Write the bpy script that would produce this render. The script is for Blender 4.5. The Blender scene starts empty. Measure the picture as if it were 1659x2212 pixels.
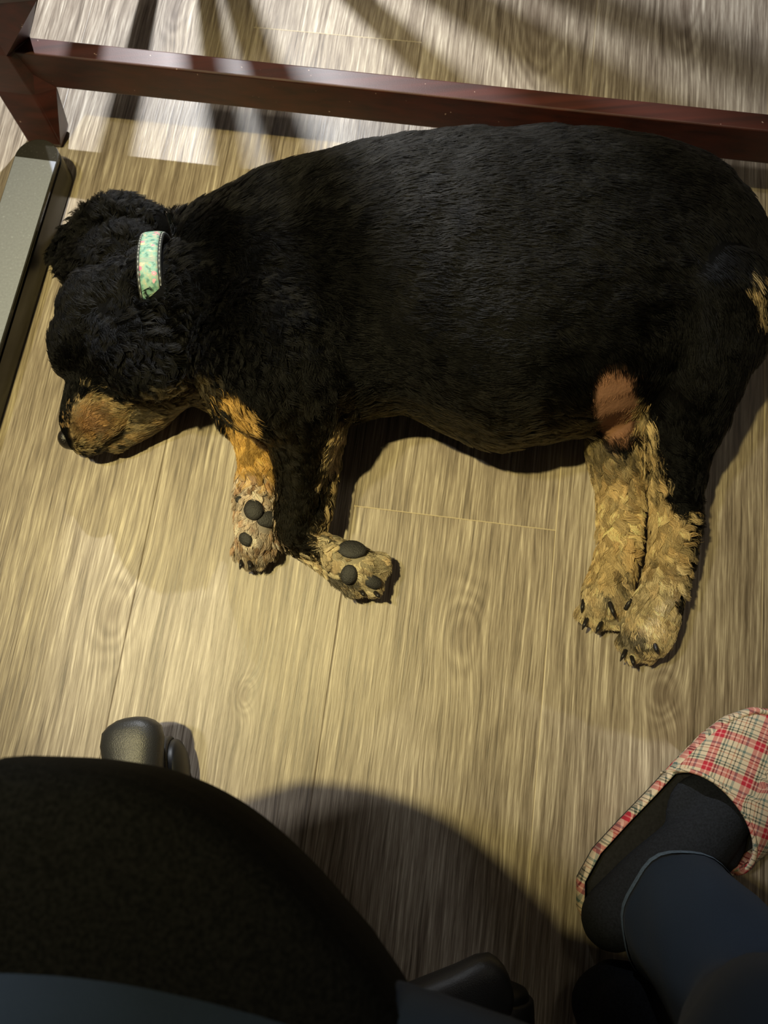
import bpy, bmesh, math, random
import numpy as np
from mathutils import Vector, Matrix, noise
from mathutils.bvhtree import BVHTree
from mathutils.kdtree import KDTree

random.seed(4); rng = np.random.default_rng(4)
S = bpy.context.scene
COL = S.collection
# ------------------------------------------------------------ camera
F_PX, TILT, ROLL, CAM_H = 1661.0, 0.2492, -0.08, 0.85
CX, CY = 829.5, 1106.0
_fw = Vector((0, math.sin(TILT), -math.cos(TILT))); _up = Vector((0, math.cos(TILT), math.sin(TILT))); _rt = Vector((1, 0, 0))
_r2 = math.cos(ROLL)*_rt + math.sin(ROLL)*_up
_u2 = -math.sin(ROLL)*_rt + math.cos(ROLL)*_up
CAM = Vector((0, 0, CAM_H))
cd = bpy.data.cameras.new('camera'); cam = bpy.data.objects.new('camera', cd); COL.objects.link(cam)
m3 = Matrix((_r2, _u2, -_fw)).transposed()
cam.matrix_world = Matrix.Translation(CAM) @ m3.to_4x4()
cd.sensor_fit = 'HORIZONTAL'; cd.sensor_width = 36.0; cd.lens = 36.0*F_PX/1659.0; cd.clip_start = 0.01
cd.dof.use_dof = True; cd.dof.focus_distance = 0.74; cd.dof.aperture_fstop = 10.0
S.camera = cam

def P(px, py, z):
    "the point of the place at height z that the photograph shows at that pixel"
    d = (px-CX)/F_PX*_r2 - (py-CY)/F_PX*_u2 + _fw
    return CAM + d*((z-CAM_H)/d.z)
def to_px(co):
    q = np.asarray(co, float) - np.array(CAM)
    x = q@np.array(_r2); y = q@np.array(_u2); w = q@np.array(_fw)
    return CX+F_PX*x/w, CY-F_PX*y/w

# ------------------------------------------------------------ light
W = bpy.data.worlds.new('world'); S.world = W; W.use_nodes = True
bg = W.node_tree.nodes['Background']; bg.inputs[0].default_value = (1.0, 0.86, 0.66, 1); bg.inputs[1].default_value = 0.05
LAMP_POS = P(400, -357, 0) + Vector((0, 0, 0.72))
LAMP_POWER, LAMP_COL = 54.0, (0.94, 0.97, 1.0)
def light(name, kind, loc, power, color, size=0.05, target=None, spot=None, blend=1.0):
    l = bpy.data.lights.new(name, kind); l.energy = power; l.color = color
    o = bpy.data.objects.new(name, l); COL.objects.link(o); o.location = loc
    if kind == 'AREA': l.shape = 'DISK'; l.size = size
    else: l.shadow_soft_size = size
    if spot: l.spot_size = spot; l.spot_blend = blend
    if target is not None:
        o.rotation_euler = (Vector(target)-Vector(loc)).to_track_quat('-Z', 'Y').to_euler()
    return o
warm = light('warm_ceiling_spot', 'SPOT', (-0.52, 0.20, 1.9), 165, (1.0, 0.84, 0.36), 0.03, P(640, 900, 0), math.radians(42), 1.0)
light('white_room_lamp', 'AREA', (-0.95, 0.35, 2.3), 12.5, (1.0, 0.96, 0.89), 0.14, (0, 0.4, 0))
light('warm_room_fill', 'AREA', (0.9, 1.0, 2.2), 1.6, (1.0, 0.86, 0.64), 0.35, (0.1, 0.3, 0))  # dim warm fill added for general brightness, not an actual lamp
S.view_settings.view_transform = 'Standard'; S.view_settings.look = 'None'
S.view_settings.exposure = 0.0; S.view_settings.gamma = 1.0; S.view_settings.use_curve_mapping = False

# ------------------------------------------------------------ helpers
class NT:
    def __init__(s, name):
        s.m = bpy.data.materials.new(name); s.m.use_nodes = True; s.t = s.m.node_tree
        s.b = s.t.nodes['Principled BSDF']; s.out = s.t.nodes['Material Output']
    def n(s, typ, **kw):
        x = s.t.nodes.new(typ)
        for k, v in kw.items():
            if k.startswith('i_'): x.inputs[int(k[2:]) if k[2:].isdigit() else k[2:]].default_value = v
            else: setattr(x, k, v)
        return x
    def l(s, a, b): s.t.links.new(a, b)
    def math(s, op, a, b=None, c=None, clamp=False):
        x = s.t.nodes.new('ShaderNodeMath'); x.operation = op; x.use_clamp = clamp
        for i, v in enumerate((a, b, c)):
            if v is None: continue
            if isinstance(v, (int, float)): x.inputs[i].default_value = v
            else: s.l(v, x.inputs[i])
        return x.outputs[0]
    def mix(s, fac, a, b, blend='MIX'):
        x = s.t.nodes.new('ShaderNodeMix'); x.data_type = 'RGBA'; x.blend_type = blend
        for sock, v in ((x.inputs[0], fac), (x.inputs[6], a), (x.inputs[7], b)):
            if isinstance(v, (int, float)): sock.default_value = v
            elif isinstance(v, tuple): sock.default_value = (*v, 1) if len(v) == 3 else v
            else: s.l(v, sock)
        return x.outputs[2]
    def ramp(s, fac, stops, interp='LINEAR'):
        x = s.t.nodes.new('ShaderNodeValToRGB'); x.color_ramp.interpolation = interp
        e = x.color_ramp.elements
        while len(e) < len(stops): e.new(0.5)
        for i, (p, c) in enumerate(stops): e[i].position = p; e[i].color = (*c, 1) if len(c) == 3 else c
        s.l(fac, x.inputs[0]); return x.outputs[0]
    def bump(s, h, strength, dist=0.001):
        x = s.n('ShaderNodeBump'); x.inputs['Strength'].default_value = strength; x.inputs['Distance'].default_value = dist
        s.l(h, x.inputs['Height']); s.l(x.outputs[0], s.b.inputs['Normal']); return x
def simple(name, col, rough=0.5, noise_s=None, noise_a=0.3, bump=0, spec=0.5, metal=0, coat=0):
    n = NT(name); n.b.inputs['Roughness'].default_value = rough; n.b.inputs['Metallic'].default_value = metal
    n.b.inputs['Specular IOR Level'].default_value = spec; n.b.inputs['Coat Weight'].default_value = coat
    if noise_s:
        tc = n.n('ShaderNodeTexCoord'); nz = n.n('ShaderNodeTexNoise'); nz.inputs['Scale'].default_value = noise_s; nz.inputs['Detail'].default_value = 6
        n.l(tc.outputs['Object'], nz.inputs['Vector'])
        lo = tuple(c*(1-noise_a) for c in col); hi = tuple(min(1, c*(1+noise_a)) for c in col)
        n.l(n.ramp(nz.outputs[0], [(0.3, lo), (0.7, hi)]), n.b.inputs['Base Color'])
        if bump: n.bump(nz.outputs[0], bump)
    else: n.b.inputs['Base Color'].default_value = (*col, 1)
    return n.m

def mesh_obj(name, verts, faces, mat, parent=None, smooth=True):
    me = bpy.data.meshes.new(name); me.from_pydata([tuple(v) for v in verts], [], faces); me.update()
    bm = bmesh.new(); bm.from_mesh(me); bmesh.ops.recalc_face_normals(bm, faces=bm.faces); bm.to_mesh(me); bm.free()
    if smooth: me.polygons.foreach_set('use_smooth', [True]*len(me.polygons))
    o = bpy.data.objects.new(name, me); COL.objects.link(o)
    if mat: me.materials.append(mat)
    if parent: o.parent = parent
    return o
def empty(name, label, cat, loc=(0, 0, 0), group=None):
    o = bpy.data.objects.new(name, None); COL.objects.link(o); o.empty_display_size = 0.05
    o['label'] = label; o['category'] = cat
    if group: o['group'] = group
    return o
def ring_mesh(rings, closed=True):
    n = len(rings[0]); V = [v for r in rings for v in r]; Fc = []
    for i in range(len(rings)-1):
        for j in range(n if closed else n-1):
            k = (j+1) % n
            Fc.append((i*n+j, i*n+k, (i+1)*n+k, (i+1)*n+j))
    if closed:
        Fc.append(tuple(range(n))[::-1]); Fc.append(tuple((len(rings)-1)*n+j for j in range(n)))
    return V, Fc
def catmull(pts, sub):
    pts = [np.array(p, float) for p in pts]; out = []
    q = [2*pts[0]-pts[1]]+pts+[2*pts[-1]-pts[-2]]
    for i in range(1, len(q)-2):
        for s in range(sub):
            t = s/sub
            out.append(0.5*((2*q[i])+(-q[i-1]+q[i+1])*t+(2*q[i-1]-5*q[i]+4*q[i+1]-q[i+2])*t*t+(-q[i-1]+3*q[i]-3*q[i+1]+q[i+2])*t**3))
    out.append(q[-2]); return out
def tube_geo(path, sub=6, n=16, flat=1.0, cap=True):
    "path of (x,y,z,r): a tapering limb with rounded ends"
    pts = catmull(path, sub)
    C = [Vector(p[:3]) for p in pts]; Rr = [float(p[3]) for p in pts]
    if cap:
        for e, s in ((0, 1), (-1, -1)):
            d = (C[1]-C[0]).normalized() if e == 0 else (C[-1]-C[-2]).normalized()
            r0 = Rr[e]; ex = [(C[e] + (-d if e == 0 else d)*r0*math.sin(a), r0*math.cos(a)+1e-5) for a in (0.5, 1.0, 1.35, 1.55)]
            if e == 0:
                C = [x[0] for x in ex[::-1]]+C; Rr = [x[1] for x in ex[::-1]]+Rr
            else:
                C += [x[0] for x in ex]; Rr += [x[1] for x in ex]
    rings = []; u = None
    for i, c in enumerate(C):
        d = (C[min(i+1, len(C)-1)]-C[max(i-1, 0)]).normalized()
        if u is None: u = d.orthogonal().normalized()
        u = (u - d*u.dot(d)).normalized(); v = d.cross(u)
        ring = []
        for j in range(n):
            a = 2*math.pi*j/n; o = (u*math.cos(a)+v*math.sin(a))*Rr[i]
            o.z *= flat; ring.append(c+o)
        rings.append(ring)
    return ring_mesh(rings)
def ell_geo(c, r, rot=None, nu=20, nv=12):
    rings = []
    for i in range(nv+1):
        th = math.pi*(i+0.02)/(nv+0.04); ring = []
        for j in range(nu):
            ph = 2*math.pi*j/nu
            v = Vector((r[0]*math.sin(th)*math.cos(ph), r[1]*math.sin(th)*math.sin(ph), r[2]*math.cos(th)))
            if rot is not None: v = rot @ v
            ring.append(Vector(c)+v)
        rings.append(ring)
    return ring_mesh(rings)
def join(geos):
    V = []; Fc = []
    for v, f in geos:
        o = len(V); V += [tuple(p) for p in v]; Fc += [tuple(i+o for i in q) for q in f]
    return V, Fc
def orient(V, Fc):
    me = bpy.data.meshes.new('t'); me.from_pydata([tuple(v) for v in V], [], Fc)
    bm = bmesh.new(); bm.from_mesh(me); bmesh.ops.recalc_face_normals(bm, faces=bm.faces); bm.to_mesh(me); bm.free(); return me
def remesh(geos, voxel, smooth=4, factor=0.5):
    V, Fc = join(geos); me = orient(V, Fc)
    o = bpy.data.objects.new('t', me); COL.objects.link(o)
    r = o.modifiers.new('r', 'REMESH'); r.mode = 'VOXEL'; r.voxel_size = voxel
    if smooth:
        s = o.modifiers.new('s', 'SMOOTH'); s.iterations = smooth; s.factor = factor
    dg = bpy.context.evaluated_depsgraph_get(); dg.update()
    out = bpy.data.meshes.new_from_object(o.evaluated_get(dg))
    bpy.data.objects.remove(o); bpy.data.meshes.remove(me)
    return out
def from_mesh(name, me, mat, parent=None):
    me.name = name; me.materials.clear()
    if mat: me.materials.append(mat)
    me.polygons.foreach_set('use_smooth', [True]*len(me.polygons))
    o = bpy.data.objects.new(name, me); COL.objects.link(o)
    if parent: o.parent = parent
    return o
def box_geo(a, b):
    (x0, y0, z0), (x1, y1, z1) = a, b
    V = [(x, y, z) for x in (x0, x1) for y in (y0, y1) for z in (z0, z1)]
    return V, [(0, 1, 3, 2), (4, 6, 7, 5), (0, 4, 5, 1), (2, 3, 7, 6), (0, 2, 6, 4), (1, 5, 7, 3)]
def bevel(o, w, seg=3, angle=0.6):
    b = o.modifiers.new('bevel', 'BEVEL'); b.width = w; b.segments = seg; b.limit_method = 'ANGLE'; b.angle_limit = angle
    return o

# ------------------------------------------------------------ floor
PL_AZ, PL_W, PL_O = 0.2079, 0.2298, -0.539
def floor_mat():
    n = NT('oak_planks')
    tc = n.n('ShaderNodeTexCoord'); sp = n.n('ShaderNodeSeparateXYZ'); n.l(tc.outputs['Object'], sp.inputs[0])
    x, y = sp.outputs[0], sp.outputs[1]        # the floor object itself is turned so y runs along the planks
    u = n.math('DIVIDE', n.math('SUBTRACT', x, PL_O), PL_W)
    k = n.math('FLOOR', u); fu = n.math('SUBTRACT', u, k)
    L = 1.38
    joff = n.math('MULTIPLY', k, 0.47)
    for kk, jy in ((-1, 0.55), (0, 1.07), (1, 0.8655), (2, 0.2146), (3, -0.305)):
        hit = n.math('COMPARE', k, float(kk), 0.1)
        joff = n.math('ADD', n.math('MULTIPLY', joff, n.math('SUBTRACT', 1.0, hit)), n.math('MULTIPLY', hit, jy))
    v = n.math('DIVIDE', n.math('SUBTRACT', y, joff), L)
    kv = n.math('FLOOR', v); fv = n.math('SUBTRACT', v, kv)
    idv = n.n('ShaderNodeCombineXYZ'); n.l(k, idv.inputs[0]); n.l(kv, idv.inputs[1])
    wn = n.n('ShaderNodeTexWhiteNoise'); n.l(idv.outputs[0], wn.inputs[0])
    rnd = wn.outputs['Value']
    # seams
    du = n.math('MULTIPLY', n.math('MINIMUM', fu, n.math('SUBTRACT', 1.0, fu)), PL_W)
    dv = n.math('MULTIPLY', n.math('MINIMUM', fv, n.math('SUBTRACT', 1.0, fv)), L)
    d = n.math('MINIMUM', du, dv)
    seam = n.math('SUBTRACT', 1.0, n.math('DIVIDE', d, 0.0010, clamp=True), clamp=True)
    # knots: warp of the grain field at the photographed places
    field = None
    cosA, sinA = math.cos(PL_AZ), math.sin(PL_AZ)
    knots = [(250, 1325, 0.026, 0.05), (1000, 1365, 0.026, 0.05), (1165, 20, 0.05, 0.14), (1480, -10, 0.03, 0.12), (380, 20, 0.02, 0.06), (1430, 1500, 0.02, 0.03), (530, 1500, 0.012, 0.02)]
    hk = None
    for (px, py, a, b) in knots:
        w = P(px, py, 0); ku = w.x*cosA - w.y*sinA; kvv = w.x*sinA + w.y*cosA
        ex = n.math('POWER', n.math('DIVIDE', n.math('SUBTRACT', x, ku), a), 2.0)
        ey = n.math('POWER', n.math('DIVIDE', n.math('SUBTRACT', y, kvv), b), 2.0)
        g = n.math('EXPONENT', n.math('MULTIPLY', n.math('ADD', ex, ey), -1.0))
        hk = g if hk is None else n.math('ADD', hk, g)
    def vec(su, sv, off=13.0):
        c = n.n('ShaderNodeCombineXYZ'); n.l(n.math('MULTIPLY', x, su), c.inputs[0]); n.l(n.math('MULTIPLY', y, sv), c.inputs[1])
        n.l(n.math('MULTIPLY', rnd, off*7), c.inputs[2]); return c.outputs[0]
    def nz(v_, sc, det=4, rough=0.6, dist=0):
        t = n.n('ShaderNodeTexNoise'); t.inputs['Scale'].default_value = sc; t.inputs['Detail'].default_value = det
        t.inputs['Roughness'].default_value = rough; t.inputs['Distortion'].default_value = dist; n.l(v_, t.inputs['Vector']); return t.outputs[0]
    big = nz(vec(4.5, 0.9), 1.0, 2, 0.45)
    cont = n.math('ADD', n.math('MULTIPLY', big, 22.0), n.math('MULTIPLY', hk, 3.0))
    wob = nz(vec(40, 8), 1.0, 3)
    ring = n.math('ADD', n.math('MULTIPLY', n.math('SINE', n.math('ADD', n.math('MULTIPLY', cont, 6.283), n.math('MULTIPLY', wob, 9.0))), 0.5), 0.5)
    warp = n.math('MULTIPLY', n.math('SUBTRACT', nz(vec(16, 5), 1.0, 2), 0.5), 0.008)
    x = n.math('ADD', x, n.math('ADD', warp, n.math('MULTIPLY', hk, 0.012)))
    fine = nz(vec(560, 18), 1.0, 3, 0.7)
    fine2 = nz(vec(230, 6), 1.0, 4, 0.6)
    pore = nz(vec(650, 30), 1.0, 2, 0.5)
    broad = nz(vec(14, 1.8), 1.0, 3, 0.5)
    g1 = n.math('ADD', n.math('MULTIPLY', fine, 0.42), n.math('MULTIPLY', fine2, 0.36))
    g2 = n.math('ADD', g1, n.math('MULTIPLY', ring, n.math('ADD', 0.012, n.math('MULTIPLY', n.math('MINIMUM', hk, 0.6), 0.07))))
    g3 = n.math('ADD', g2, n.math('ADD', n.math('MULTIPLY', broad, 0.16), 0.05))
    g3 = n.math('ADD', g3, n.math('MULTIPLY', n.math('SUBTRACT', rnd, 0.5), 0.05))
    g3 = n.math('SUBTRACT', g3, n.math('MULTIPLY', hk, 0.04))
    col = n.ramp(g3, [(0.40, (0.105, 0.080, 0.058)), (0.49, (0.235, 0.19, 0.145)), (0.56, (0.36, 0.305, 0.24)), (0.64, (0.60, 0.53, 0.43))])
    # a heart of each knot is browner
    hk2 = n.math('POWER', hk, 4.0)
    col = n.mix(n.math('MULTIPLY', hk2, 0.35, clamp=True), col, (0.16, 0.115, 0.085))
    seamv = n.math('SUBTRACT', 1.0, n.math('DIVIDE', dv, 0.0012, clamp=True), clamp=True)
    pale = n.math('MAXIMUM', n.math('MULTIPLY', n.math('GREATER_THAN', seamv, 0.01), 1.0), n.math('GREATER_THAN', n.math('ADD', k, fu), 2.9))
    scol = n.mix(pale, (0.07, 0.05, 0.03), (0.62, 0.52, 0.34))
    col = n.mix(n.math('MULTIPLY', seam, 0.75), col, scol)
    n.l(col, n.b.inputs['Base Color'])
    r = n.math('ADD', 0.33, n.math('MULTIPLY', fine, 0.22)); n.l(r, n.b.inputs['Roughness'])
    n.b.inputs['Specular IOR Level'].default_value = 0.5
    h = n.math('SUBTRACT', n.math('ADD', n.math('MULTIPLY', pore, 0.6), n.math('MULTIPLY', fine, 0.7)), n.math('MULTIPLY', seam, 1.2))
    n.bump(h, 0.55, 0.0006)
    return n.m
fl = mesh_obj('floor', [(-3, -3, 0), (3, -3, 0), (3, 3, 0), (-3, 3, 0)], [(0, 1, 2, 3)], floor_mat(), smooth=False)
fl.rotation_euler = (0, 0, -PL_AZ); fl['kind'] = 'structure'; fl['label'] = 'grey brown oak plank floor'
# tiny hairs and crumbs are left to the fur

# ------------------------------------------------------------ table (leg and stretcher)
def wood_mat(name, c0, c1, rough=0.3):
    n = NT(name); tc = n.n('ShaderNodeTexCoord'); mp = n.n('ShaderNodeMapping'); n.l(tc.outputs['Object'], mp.inputs[0])
    mp.inputs['Rotation'].default_value = (0, 0, PL_AZ); mp.inputs['Scale'].default_value = (3, 90, 90)
    t = n.n('ShaderNodeTexNoise'); t.inputs['Scale'].default_value = 1.3; t.inputs['Detail'].default_value = 6; n.l(mp.outputs[0], t.inputs[0])
    col = n.ramp(t.outputs[0], [(0.3, c0), (0.7, c1)])
    vz = n.n('ShaderNodeTexNoise'); vz.inputs['Scale'].default_value = 170; vz.inputs['Detail'].default_value = 1; n.l(tc.outputs['Object'], vz.inputs[0])
    nick = n.ramp(vz.outputs[0], [(0.77, (0, 0, 0)), (0.80, (1, 1, 1))])
    col = n.mix(nick, col, (0.42, 0.30, 0.26))
    n.l(col, n.b.inputs['Base Color']); n.b.inputs['Roughness'].default_value = rough; n.b.inputs['Coat Weight'].default_value = 0.55
    n.b.inputs['Coat Roughness'].default_value = 0.40
    fz = n.n('ShaderNodeTexNoise'); fz.inputs['Scale'].default_value = 700; n.l(tc.outputs['Object'], fz.inputs[0]); n.bump(fz.outputs[0], 0.25, 0.0004)
    return n.m
M_wood = wood_mat('red_brown_varnished_wood', (0.026, 0.0045, 0.0022), (0.070, 0.0120, 0.0055), 0.5)
table = empty('table', 'dark reddish wooden table, its leg and low stretcher above the dog', 'table')
a = P(95, 125, 0.12); b = P(1659, 275, 0.12)
ax = Vector((0.480+0.358, 0.5795-0.7677, 0)).normalized(); ay = Vector((-ax.y, ax.x, 0))
o0 = Vector((-0.3580, 0.7675, 0))          # where the stretcher's front face meets the leg
def loc(sx, sy, z): return o0 + ax*sx + ay*sy + Vector((0, 0, z))
V, Fc = box_geo((-0.035, 0.0, 0.07), (1.25, 0.0235, 0.12))
st = mesh_obj('stretcher', [loc(*v) for v in V], Fc, M_wood, table, False); bevel(st, 0.0022, 3)
def leg_rings():
    # (z, inner front corner, inner back corner) read off the photograph; the outer side runs parallel
    prof = [(0.0, (134, 319), (146, 283), .041), (0.008, (131, 313), (149, 268), .045), (0.07, (72, 205), (125, 190), .048), (0.12, (18, 124), (66, 78), .052), (0.20, (-80, -40), (85, 0), .056), (0.32, (-240, -300), (10, -260), .06)]
    rings = []
    for z, f_, b_, w in prof:
        A, B = P(*f_, z), P(*b_, z); rings.append([A-ax*w, A, B, B-ax*w])
    top = [v.copy() for v in rings[-1]]
    for v in top: v.z = 0.74
    return rings+[top]
LR = leg_rings()
lg = mesh_obj('leg', *ring_mesh(LR), M_wood, table, False); bevel(lg, 0.002, 2)
mir = [[v + ax*2*(0.60-(v-o0).dot(ax)) for v in r] for r in LR]
lg = mesh_obj('leg', *ring_mesh(mir), M_wood, table, False); bevel(lg, 0.002, 2)

# ------------------------------------------------------------ desk foot at the left
def glossy(name, col, rough, spec=0.5, sp=350):
    n = NT(name); tc = n.n('ShaderNodeTexCoord'); t = n.n('ShaderNodeTexNoise'); t.inputs['Scale'].default_value = sp; t.inputs['Detail'].default_value = 3
    n.l(tc.outputs['Object'], t.inputs[0])
    n.l(n.ramp(t.outputs[0], [(0.25, tuple(c*0.85 for c in col)), (0.65, col), (0.78, tuple(min(1, c*1.5+0.02) for c in col))]), n.b.inputs['Base Color'])
    t2 = n.n('ShaderNodeTexNoise'); t2.inputs['Scale'].default_value = 30; n.l(tc.outputs['Object'], t2.inputs[0])
    n.l(n.math('ADD', rough, n.math('MULTIPLY', t2.outputs[0], 0.1)), n.b.inputs['Roughness'])
    n.b.inputs['Specular IOR Level'].default_value = spec
    return n.m
foot = empty('desk_foot', 'grey topped black desk foot with a rounded glossy end beside the table leg', 'desk leg')
FZ = 0.045
ec = P(78, 347, FZ); fr = P(119, 365, FZ); fr2 = P(0, 752, FZ)
fd = (fr2-fr).normalized(); fn = Vector((-fd.y, fd.x, 0)); fw = 0.0275
if fn.dot(fr-ec) < 0: fn = -fn
ec = fr - fn*fw - fd*0.012
def stadium(z, w, s0, length=0.9, n=20, ang=math.pi):
    pts = []
    for i in range(n+1):
        t = math.pi*i/n
        pts.append(ec + fn*(w*math.cos(t)) - fd*(w*math.sin(t)) + Vector((0, 0, z-FZ)))
    pts.append(ec - fn*w + fd*length + Vector((0, 0, z-FZ))); pts.append(ec + fn*w + fd*length + Vector((0, 0, z-FZ)))
    return pts
rings = [stadium(0.0005, fw-0.001, 0), stadium(0.003, fw, 0), stadium(0.036, fw, 0), stadium(0.039, fw-0.002, 0)]
mesh_obj('base', *ring_mesh(rings), glossy('black_gloss_side', (0.006, 0.006, 0.006), 0.18), foot, False)
rings = [stadium(0.039, fw-0.0005, 0), stadium(0.0425, fw+0.0005, 0), stadium(0.0445, fw, 0), stadium(0.045, fw-0.0012, 0)]
mesh_obj('cover_plate', *ring_mesh(rings), glossy('smoked_gloss_plate', (0.03, 0.028, 0.022), 0.02, 0.9), foot, False)
e = 0.0006
def strip(s0, s1, w, z):
    V = [ec+fd*s+fn*q+Vector((0, 0, z-FZ+h)) for s in (s0, s1) for q in (-w, w) for h in (0, e)]
    return V, [(0, 1, 3, 2), (4, 6, 7, 5), (0, 4, 5, 1), (2, 3, 7, 6), (0, 2, 6, 4), (1, 5, 7, 3)]
mesh_obj('top_panel', *strip(0.002, 0.89, fw-0.0012, 0.045), glossy('grey_panel', (0.30, 0.33, 0.42), 0.25, 0.8), foot, False)

# ------------------------------------------------------------ reading lamp just past the top edge
lamp = empty('reading_lamp', 'dark round lamp base just past the top edge of the floor', 'lamp')
M_black = simple('black_enamel', (0.012, 0.010, 0.008), 0.35, 200, 0.2)
bc = P(338, -78, 0.0)
rings = []
for z, r in ((0.0, 0.030), (0.002, 0.038), (0.010, 0.040), (0.016, 0.036), (0.02, 0.02), (0.022, 0.006)):
    rings.append([bc+Vector((r*math.cos(a), r*math.sin(a), z)) for a in np.linspace(0, 2*math.pi, 40, endpoint=False)])
mesh_obj('base', *ring_mesh(rings), M_black, lamp)
hd = LAMP_POS + Vector((0, 0, 0.03))
mesh_obj('pole', *tube_geo([(bc.x, bc.y, 0.01, 0.011), (bc.x, bc.y, 0.4, 0.011), (bc.x, bc.y, .84, 0.010), (bc.x*.7+hd.x*.3, bc.y*.7+hd.y*.3, .93, 0.009), (hd.x*.8+bc.x*.2, hd.y*.8+bc.y*.2, .90, 0.008), (hd.x, hd.y, .80, 0.008)]), M_black, lamp)
rings = []
for z, r in ((0.05, 0.012), (0.045, 0.02), (0.01, 0.055), (0.012, 0.052), (0.042, 0.018), (0.045, 0.010)):
    rings.append([hd+Vector((r*math.cos(a), r*math.sin(a), z)) for a in np.linspace(0, 2*math.pi, 32, endpoint=False)])
mesh_obj('shade', *ring_mesh(rings), M_black, lamp)
ll = light('lamp_bulb', 'POINT', LAMP_POS, LAMP_POWER, LAMP_COL, 0.008); ll.parent = lamp

# ------------------------------------------------------------ open rack added out of view so its posts cast shadow bands
rack = empty('added_light_blocker', 'added dark wooden rack standing beyond the top edge, its posts shading the floor', 'rack')
LN = Vector((LAMP_POS.x, LAMP_POS.y, 0))
tops = []
for (pa, pb, fr_) in ((425, 470, 0.60), (480, 550, 0.45), (735, 815, 0.50), (905, 1075, 0.36), (1150, 1370, 0.25)):
    A, B = P(pa, 0, 0), P(pb, 0, 0); c = LN+((A+B)/2-LN)*fr_; d = ((A+B)/2-LN).normalized(); s_ = Vector((-d.y, d.x, 0))
    w = max(0.003, abs((B-A).dot(s_))*fr_/2); tops.append(c)
    V, Fc = box_geo((-w, -w, 0), (w, w, 1.12)); R = Matrix.Rotation(math.atan2(d.y, d.x), 3, 'Z')
    bevel(mesh_obj('shadow_post', [c+R@Vector(v) for v in V], Fc, M_wood, rack, False), 0.001, 2)
xs = [c.x for c in tops]; ys = [c.y for c in tops]
bevel(mesh_obj('added_shelf', *box_geo((min(xs)-.04, min(ys)-.04, 1.12), (max(xs)+.04, max(ys)+.04, 1.145)), M_wood, rack, False), 0.003, 2)
# ------------------------------------------------------------ the dog
dog = empty('dog', 'black and tan curly coated dog asleep on its side on the planks', 'dog')
def pt(px, py, z, r): q = P(px, py, z); return (q.x, q.y, q.z, r)
def trunk_geo(secs, n=28):
    st = catmull([(*P(*u, zt/2)[:2], *P(*l, zt/2)[:2], zt) for u, l, zt in secs], 4)
    rings = []
    for s in st:
        c = np.array([(s[0]+s[2])/2, (s[1]+s[3])/2]); h = np.array([(s[0]-s[2])/2, (s[1]-s[3])/2]); zt = s[4]
        ring = []
        for j in range(n):
            a = 2*math.pi*j/n; ca, sa = math.cos(a), math.sin(a)
            k = abs(ca)**0.85*(1 if ca > 0 else -1); q = c+h*k
            z = zt/2 + zt/2*(abs(sa)**0.9)*(1 if sa > 0 else -1)
            ring.append((q[0], q[1], max(0.003, z)))
        rings.append(ring)
    return ring_mesh(rings)
SECS = [((380, 488), (490, 830), .125), ((432, 466), (528, 885), .145), ((500, 433), (590, 915), .165), ((600, 393), (690, 920), .18),
        ((700, 365), (765, 902), .195), ((820, 342), (850, 884), .205), ((950, 328), (950, 915), .212), ((1080, 318), (1070, 958), .216), ((1200, 316), (1190, 945), .215),
        ((1320, 330), (1290, 925), .21), ((1440, 353), (1400, 890), .20), ((1525, 398), (1500, 850), .185), ((1592, 468), (1560, 815), .16), ((1628, 550), (1612, 750), .12), ((1640, 610), (1635, 690), .06)]
geos = [trunk_geo(SECS)]
def tb(*p, flat=1.0, sub=6): geos.append(tube_geo([pt(*q) for q in p], sub=sub, flat=flat))
def el(px, py, z, rx, ry, rz, ang=0):
    geos.append(ell_geo(P(px, py, z), (rx, ry, rz), Matrix.Rotation(ang, 3, 'Z')))
# neck and head
tb((520, 690, .080, .082), (430, 670, .072, .076), (330, 675, .068, .068))
el(248, 700, .062, .062, .066, .062)                       # skull
el(205, 760, .058, .046, .050, .055)                       # brow
el(330, 800, .055, .060, .050, .052, -0.3)                 # cheek
tb((265, 790, .058, .050), (222, 860, .050, .040), (202, 903, .046, .034), (190, 928, .040, .027))   # muzzle
tb((170, 850, .055, .016), (154, 900, .05, .013), (152, 932, .045, .010))                            # nose bridge
tb((350, 840, .045, .034), (290, 910, .030, .022), (240, 950, .026, .014))                           # lower jaw
tb((420, 800, .055, .045), (480, 850, .04, .026), (515, 900, .035, .022))                            # throat
el(300, 745, .108, .052, .062, .026, 0.5)                  # upper ear
el(345, 690, .105, .034, .04, .022, 0.3)
# far ear thrown back on the floor, rolled
tb((320, 500, .035, .030), (250, 490, .04, .034), (185, 530, .035, .030), (160, 560, .03, .022), flat=0.9)
tb((170, 520, .03, .018), (142, 545, .03, .014))
tb((280, 560, .05, .04), (200, 590, .045, .034))
# shoulder and haunch
el(600, 760, .125, .085, .10, .062, 0.3)
el(1490, 620, .125, .085, .115, .062, 0.1)
# upper foreleg (black), its paw turned to the right
tb((630, 780, .125, .066), (655, 890, .105, .050), (655, 960, .085, .037), (648, 1040, .068, .025), (632, 1120, .056, .0185), (632, 1150, .05, .018))
tb((735, 925, .06, .008), (712, 1020, .052, .009), (690, 1090, .048, .013), (665, 1145, .045, .015))
tb((632, 1150, .045, .018), (680, 1178, .040, .019), (725, 1208, .038, .022), (765, 1228, .036, .025))
for q in ((733, 1238), (762, 1262), (800, 1262), (815, 1222)):
    tb((752, 1215, .034, .014), (*q, .030, .0145))
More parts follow.
